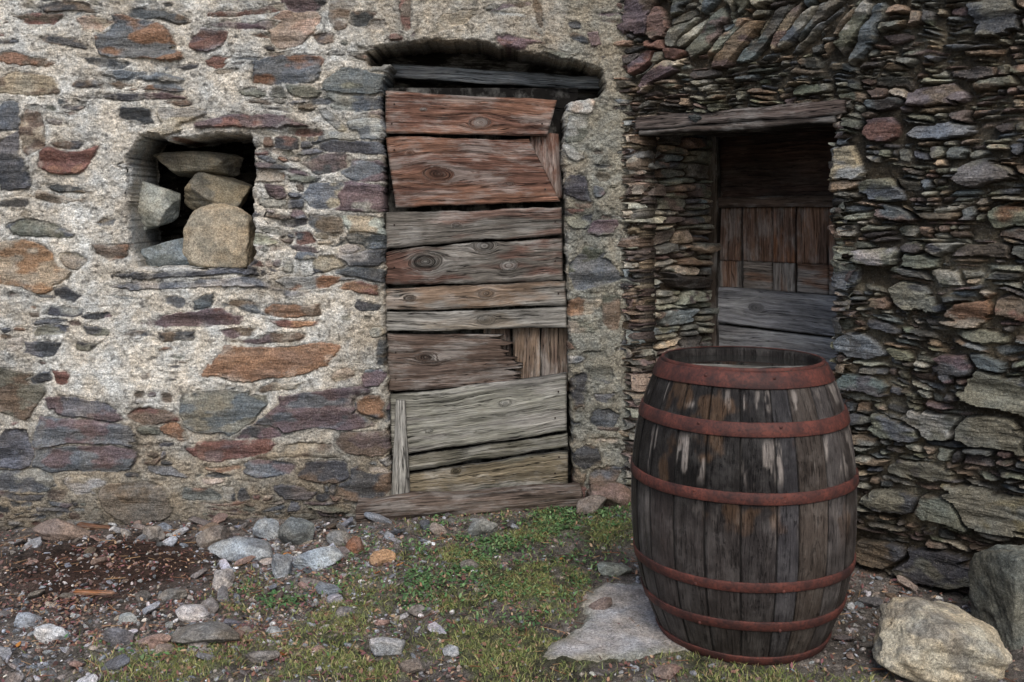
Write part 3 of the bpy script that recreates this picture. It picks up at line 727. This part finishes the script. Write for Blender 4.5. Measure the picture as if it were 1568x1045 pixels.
bump(nt,b,math_(nt,'ADD',n1,math_(nt,'MULTIPLY',n2,.6)),1,.02)
mkmesh('ground',np.stack([X,Y,Zg],-1).reshape(-1,3),gridquads(*X.shape),np.clip(C,.01,.8).reshape(-1,3),m,np.ones(X.size),False)
slabp=[gp(*q) for q in ((912,893),(965,890),(1030,900),(1060,1000),(1010,1008),(950,1014),(830,1018),(822,1003),(880,960),(890,925))]
sx0,sx1=min(p[0] for p in slabp)-.02,max(p[0] for p in slabp)+.02;sy0,sy1=min(p[1] for p in slabp)-.02,max(p[1] for p in slabp)+.02
SX,SY=np.meshgrid(np.arange(sx0,sx1,.006),np.arange(sy0,sy1,.006))
sd=polyd(SX,SY,slabp)+.022*fbm(SX*9,SY*9,6,4)+.010*fbm(SX*50,SY*50,8,3)
SZ=.012+gz(SX,SY)*.3+.003*fbm(SX*12,SY*12,7,3)-np.clip(sd+.03,0,1)*.7
C=S((178,176,176))*(1+.3*fbm(SX*7,SY*7,9,4))[...,None]
mo=sm(sd,-.08,.0)[...,None]*.8;C=C*(1-mo)+S((116,114,92))*mo
kp=sd<.04;keep=kp[:-1,:-1]&kp[1:,1:]&kp[1:,:-1]&kp[:-1,1:]
mkmesh('stone_slab',np.stack([SX,SY,SZ],-1).reshape(-1,3),gridquads(*SX.shape,keep),np.clip(C,.01,.9).reshape(-1,3),M_rock,np.ones(SX.size))
def scatter(name,cnt,rad,maskL,base,n,pal,K=8,flat=(.4,.8),xr=(-3.2,2.2),yr=(-2.2,.0),up=.3,pw=3.2,onslab=.03,blocky=False):
    vs=[];tr=[];cs=[];c=0;off=0
    while c<cnt:
        x=U_(*xr);y=U_(*yr)
        if x>OX and (x-OX)+y>-.03: continue
        if math.hypot(x-BX,y-BY)<.27: continue
        w=base+float(blob(np.array(x),np.array(y),maskL))
        if U_(0,1)>w: continue
        if polyd(np.array([[x]]),np.array([[y]]),slabp)[0,0]<.0 and U_(0,1)>onslab: continue
        R=rad[0]+(rad[1]-rad[0])*U_(0,1)**pw
        P,t=rockshape(n,K,40,.05 if n>2 else 0,blocky,.35)
        P=rot(P*np.array([R*U_(.8,1.7),R*U_(.5,1),R*U_(*flat)]),U_(-.6,.6),U_(-.6,.6),U_(0,6.3))
        P=P+np.array([x,y,float(gz(x,y))+R*up])
        col=jit(pick(pal),.22,.8)
        vs.append(P);tr.append(t+off);off+=len(P);cs.append(np.tile(col,(len(P),1)));c+=1
    V_=np.concatenate(vs);C_=np.concatenate(cs)
    return mkmesh(name,V_,None,C_,M_rock,np.ones(len(V_)),False,np.concatenate(tr))
GP=[S(c) for c in ((150,153,160),(128,133,140),(172,174,180),(140,130,124),(142,116,108),(116,112,112),(166,154,140),(136,141,147),(128,106,96),(106,100,98))]
GPW=GP+[S((218,216,214))]
scatter('gravel',10500,(.003,.012),GRAV,.18,2,GPW,6,(.3,.8),pw=2.6)
scatter('rubble_stones',210,(.014,.042),GRAV,.04,4,GP,4,(.22,.5),blocky=True)
scatter('wall_foot_rubble',150,(.014,.045),[(420,800,400,22,1),(1420,940,200,40,1)],.0,4,GP[:6]+[BR,DG],4,(.28,.55),yr=(-1.6,-.02),blocky=True)
def grock(name,px,py,hw,hh,c1,c2,z=0,ry=0,rz=0,dep=.7,n=5,K=4,rough=.06,sink=.3):
    x,y=gp(px,py,z);k=(y+D)/F
    rockobj(name,(x,y+hw*k*dep*.3,float(gz(x,y))+hh*k*(1-sink)),(hw*k*1.15,hw*k*dep,hh*k*1.25),c1,c2,(U_(-.2,.2),ry,rz),n,K,rough,p=44,blocky=True,jb=.38)
for q in [(315,972,54,13,(128,126,122),(110,106,100)),(75,958,24,13,(215,215,215),(190,194,198)),(595,992,32,12,(206,202,200),(165,165,165)),(485,850,34,14,(178,186,192),(144,152,160)),(372,835,46,15,(162,168,172),(124,128,132)),
 (455,815,26,22,(138,142,138),(114,118,118)),(432,862,16,20,(168,174,180),(132,138,146)),(585,848,18,11,(180,148,118),(150,120,96)),(542,832,14,12,(146,108,88),(126,100,88)),(295,925,26,11,(200,196,194),(154,150,150)),
 (340,880,16,18,(176,170,166),(132,128,128)),(735,812,24,13,(140,144,144),(114,118,118)),(640,930,14,8,(122,118,116),(110,106,100)),(95,795,38,14,(138,124,116),(110,100,94)),(262,895,22,9,(132,126,118),(110,108,104)),
 (235,808,18,14,(140,134,128),(106,102,98)),(920,930,20,8,(136,122,116),(120,106,100)),(940,872,26,8,(138,142,134),(108,114,106)),(20,1035,20,13,(150,150,154),(130,122,118)),(40,930,22,10,(166,170,176),(130,134,142)),
 (690,995,14,8,(170,170,170),(130,126,120)),(630,1025,20,10,(122,114,108),(100,96,90)),(860,770,24,8,(126,116,110),(102,94,86)),(930,780,34,18,(136,116,108),(110,96,86)),(905,790,24,12,(130,120,112),(110,100,90)),(1020,1030,20,8,(136,120,112),(120,100,94)),
 (500,890,22,8,(126,130,134),(108,108,108)),(400,1000,24,8,(138,134,130),(110,106,102)),(180,965,24,9,(120,118,120),(100,98,100)),(250,985,16,8,(150,140,134),(120,112,108)),(720,860,14,7,(140,130,122),(110,106,100)),
 (410,805,20,16,(150,156,160),(118,120,122)),(520,820,20,12,(150,150,148),(120,116,110)),(325,812,26,14,(134,128,122),(108,102,98))]:
    grock('fieldstone',q[0],q[1]+6,q[2],q[3],S(q[4]),S(q[5]),0,U_(-.3,.3),U_(-.6,.6))
bo=gp(1436,1030);rockobj('boulder',(bo[0]+.01,bo[1]+.03,.065),(.205,.165,.125),S((190,181,160)),S((146,142,132)),(.1,.14,.3),6,8,.07,p=36,blocky=True,jb=.28)
bo=gp(1560,985);rockobj('boulder',(bo[0]+.04,bo[1]+.05,.11),(.17,.15,.20),S((116,118,110)),S((94,96,90)),(0,.15,.2),6,6,.06,blocky=True)
# ---------- vegetation ----------
M_leaf,nt,b=newmat('leaf')
nt.links.new(attr(nt,'Col','Color'),b.inputs['Base Color']);b.inputs['Roughness'].default_value=.6
def grass(name,cnt,L,hr,wd,pal,base=0,xr=(-3.0,1.6),yr=(-2.0,-.03)):
    x=rng.uniform(*xr,cnt*12);y=rng.uniform(*yr,cnt*12)
    w=base+blob(x,y,L)*(.05+1.7*np.clip(fbm(x*5,y*5,42,4,.6)+.18,0,1))
    ok=(rng.uniform(0,1.3,len(x))<w)&~((x>OX)&((x-OX)+y>-.03))&(np.hypot(x-BX,y-BY)>.262)
    sdv=polyd(x[None],y[None],slabp)[0];ok&=(sdv>.0)|(rng.uniform(0,1,len(x))<.02)
    x=x[ok][:cnt];y=y[ok][:cnt];n=len(x)
    h=rng.uniform(*hr,n);a=rng.uniform(0,6.283,n);le=rng.uniform(.2,1.4,n)*h;W=rng.uniform(*wd,n)
    z=gz(x,y)-.001
    la=rng.uniform(0,6.283,n);dx,dy=np.cos(la)*le,np.sin(la)*le;wx,wy=np.cos(a)*W,np.sin(a)*W
    v=np.stack([np.stack([x-wx,y-wy,z],-1),np.stack([x+wx,y+wy,z],-1),np.stack([x+dx*.4+wx*.8,y+dy*.4+wy*.8,z+h*.6],-1),np.stack([x+dx*.4-wx*.8,y+dy*.4-wy*.8,z+h*.6],-1),np.stack([x+dx,y+dy,z+h*.9],-1)],1)
    i=np.arange(n)*5
    q=np.stack([i,i+1,i+2,i+3],-1);t=np.stack([i+3,i+2,i+4],-1)
    pal=np.array(pal);c=pal[rng.integers(len(pal),size=n)]*rng.uniform(.7,1.3,n)[:,None]
    return mkmesh(name,v.reshape(-1,3),q,np.repeat(c,5,0),M_leaf,None,False,t)
grass('grass',38000,GREEN,(.006,.026),(.0009,.002),[S(c) for c in ((128,138,78),(112,126,72),(154,158,98),(102,116,70),(168,162,116),(124,134,82),(146,130,98))])
def weeds(name,cnt,L,pal,sz=(.005,.011),base=0,xr=(-3,1.6),yr=(-2.0,-.03),zz=.02,fold=.3):
    x=rng.uniform(*xr,cnt*14);y=rng.uniform(*yr,cnt*14);w=base+blob(x,y,L)*(.1+1.6*np.clip(fbm(x*6,y*6,51,3)+.1,0,1))
    ok=(rng.uniform(0,1.3,len(x))<w)&~((x>OX)&((x-OX)+y>-.03))&(np.hypot(x-BX,y-BY)>.275)
    sdv=polyd(x[None],y[None],slabp)[0];ok&=(sdv>.0)|(rng.uniform(0,1,len(x))<.03)
    x=x[ok][:cnt];y=y[ok][:cnt];n=len(x);z=gz(x,y)+rng.uniform(.002,zz,n)
    a=rng.uniform(0,6.283,n);s=rng.uniform(*sz,n);ti=rng.uniform(-.2,.8,n)
    d=np.stack([np.cos(a)*np.cos(ti),np.sin(a)*np.cos(ti),np.sin(ti)],-1)*s[:,None]
    e=np.stack([-np.sin(a),np.cos(a),rng.uniform(-fold,fold,n)],-1)*(s*rng.uniform(.3,.55,n))[:,None]
    b=np.stack([x,y,z],-1)
    v=np.stack([b-d,b-d*.3+e,b+d*.5+e*.8,b+d*1.1,b+d*.5-e*.8,b-d*.3-e],1)
    i=np.arange(n)*6
    q=np.concatenate([np.stack([i,i+1,i+2,i+3],-1),np.stack([i,i+3,i+4,i+5],-1)])
    pal=np.array(pal);c=pal[rng.integers(len(pal),size=n)]*rng.uniform(.7,1.35,n)[:,None]
    return mkmesh(name,v.reshape(-1,3),q,np.repeat(c,6,0),M_leaf,None,False)
weeds('ground_weeds',14000,[(860,812,140,30,1.8),(720,850,120,32,1.1),(820,870,90,34,1.0),(420,895,50,20,.7),(220,985,60,18,.7),(620,900,90,40,.4),(560,980,60,20,.5),(760,950,150,40,.4)],[S(c) for c in ((78,116,72),(98,132,82),(84,106,70),(116,142,96),(70,100,64))])
weeds('leaf_litter',11000,[(300,980,400,90,.5),(700,950,300,90,.6),(200,900,300,60,.5)],[S(c) for c in ((130,94,82),(112,80,74),(152,118,96),(92,72,68),(168,142,114),(128,88,90))],(.003,.010),.12,zz=.016,fold=.8)
weeds('fallen_leaf',30,[],[S(c) for c in ((190,140,60),(176,120,60),(150,80,40))],(.012,.022),.3,zz=.015)
def twigs():
    vs=[];q=[];cs=[]
    for _ in range(900):
        x=U_(-2.9,1.4);y=U_(-1.9,-.05)
        if x>OX and x-OX+y>-.05 or math.hypot(x-BX,y-BY)<.3: continue
        L=U_(.01,.04);a=U_(0,6.28);w=U_(.0007,.0016);z=float(gz(x,y))+U_(.004,.014);c,s_=math.cos(a),math.sin(a);i=len(vs)
        dz=U_(-.006,.006)
        for e,r_ in ((-1,0),(1,0)):
            for k in range(4):
                b_=k*math.pi/2;vs.append((x+c*L*e-s_*w*math.cos(b_),y+s_*L*e+c*w*math.cos(b_),z+dz*e+w*math.sin(b_)))
        for k in range(4): q.append((i+k,i+(k+1)%4,i+4+(k+1)%4,i+4+k))
        cs+= [pick([S((130,90,66)),S((90,60,50)),S((160,130,96))])]*8
    mkmesh('twigs',vs,q,np.array(cs),M_leaf,None,False)
twigs()
a=gp(125,800,-.06);log('wood_scrap',(a[0],-.06,-.055),(a[0]+.15,-.05,-.075),.016,.014,S((124,90,70)),S((100,76,64)),.8,seed=8)
a=gp(112,912);log('wood_scrap',(a[0],a[1],.012),(a[0]+.15,a[1]-.01,.012),.010,.008,S((180,120,80)),S((140,100,70)),.8,seed=9)
# ======================= LIGHT =======================
sc=bpy.context.scene
w=bpy.data.worlds.new("World");sc.world=w;w.use_nodes=True;nt=w.node_tree
bg=nt.nodes['Background'];sky=nt.nodes.new('ShaderNodeTexSky');sky.sky_type='NISHITA';sky.sun_disc=False
EL=math.radians(46);AZ=math.radians(174)
sky.sun_elevation=EL;sky.sun_rotation=AZ;sky.dust_density=3;sky.air_density=.9;sky.ozone_density=1
nt.links.new(sky.outputs[0],bg.inputs[0]);bg.inputs[1].default_value=.15
sl=bpy.data.lights.new('sun','SUN');sl.energy=1.5;sl.angle=math.radians(36);sl.color=(1,.97,.92)
so_=bpy.data.objects.new('sun',sl);sc.collection.objects.link(so_)
dirv=Vector((math.sin(AZ)*math.cos(EL),math.cos(AZ)*math.cos(EL),math.sin(EL)))
so_.rotation_euler=dirv.to_track_quat('Z','Y').to_euler()
cam=bpy.data.cameras.new('camera');co=bpy.data.objects.new('camera',cam);sc.collection.objects.link(co)
co.location=(0,-D,CH);co.rotation_euler=(math.pi/2,0,0);cam.sensor_width=36;cam.lens=F/1568*36;cam.shift_y=-(522.5-330)/1568
cam.clip_end=500;cam.clip_start=.05
sc.camera=co
sc.view_settings.view_transform='Standard';sc.view_settings.look='None';sc.view_settings.exposure=0
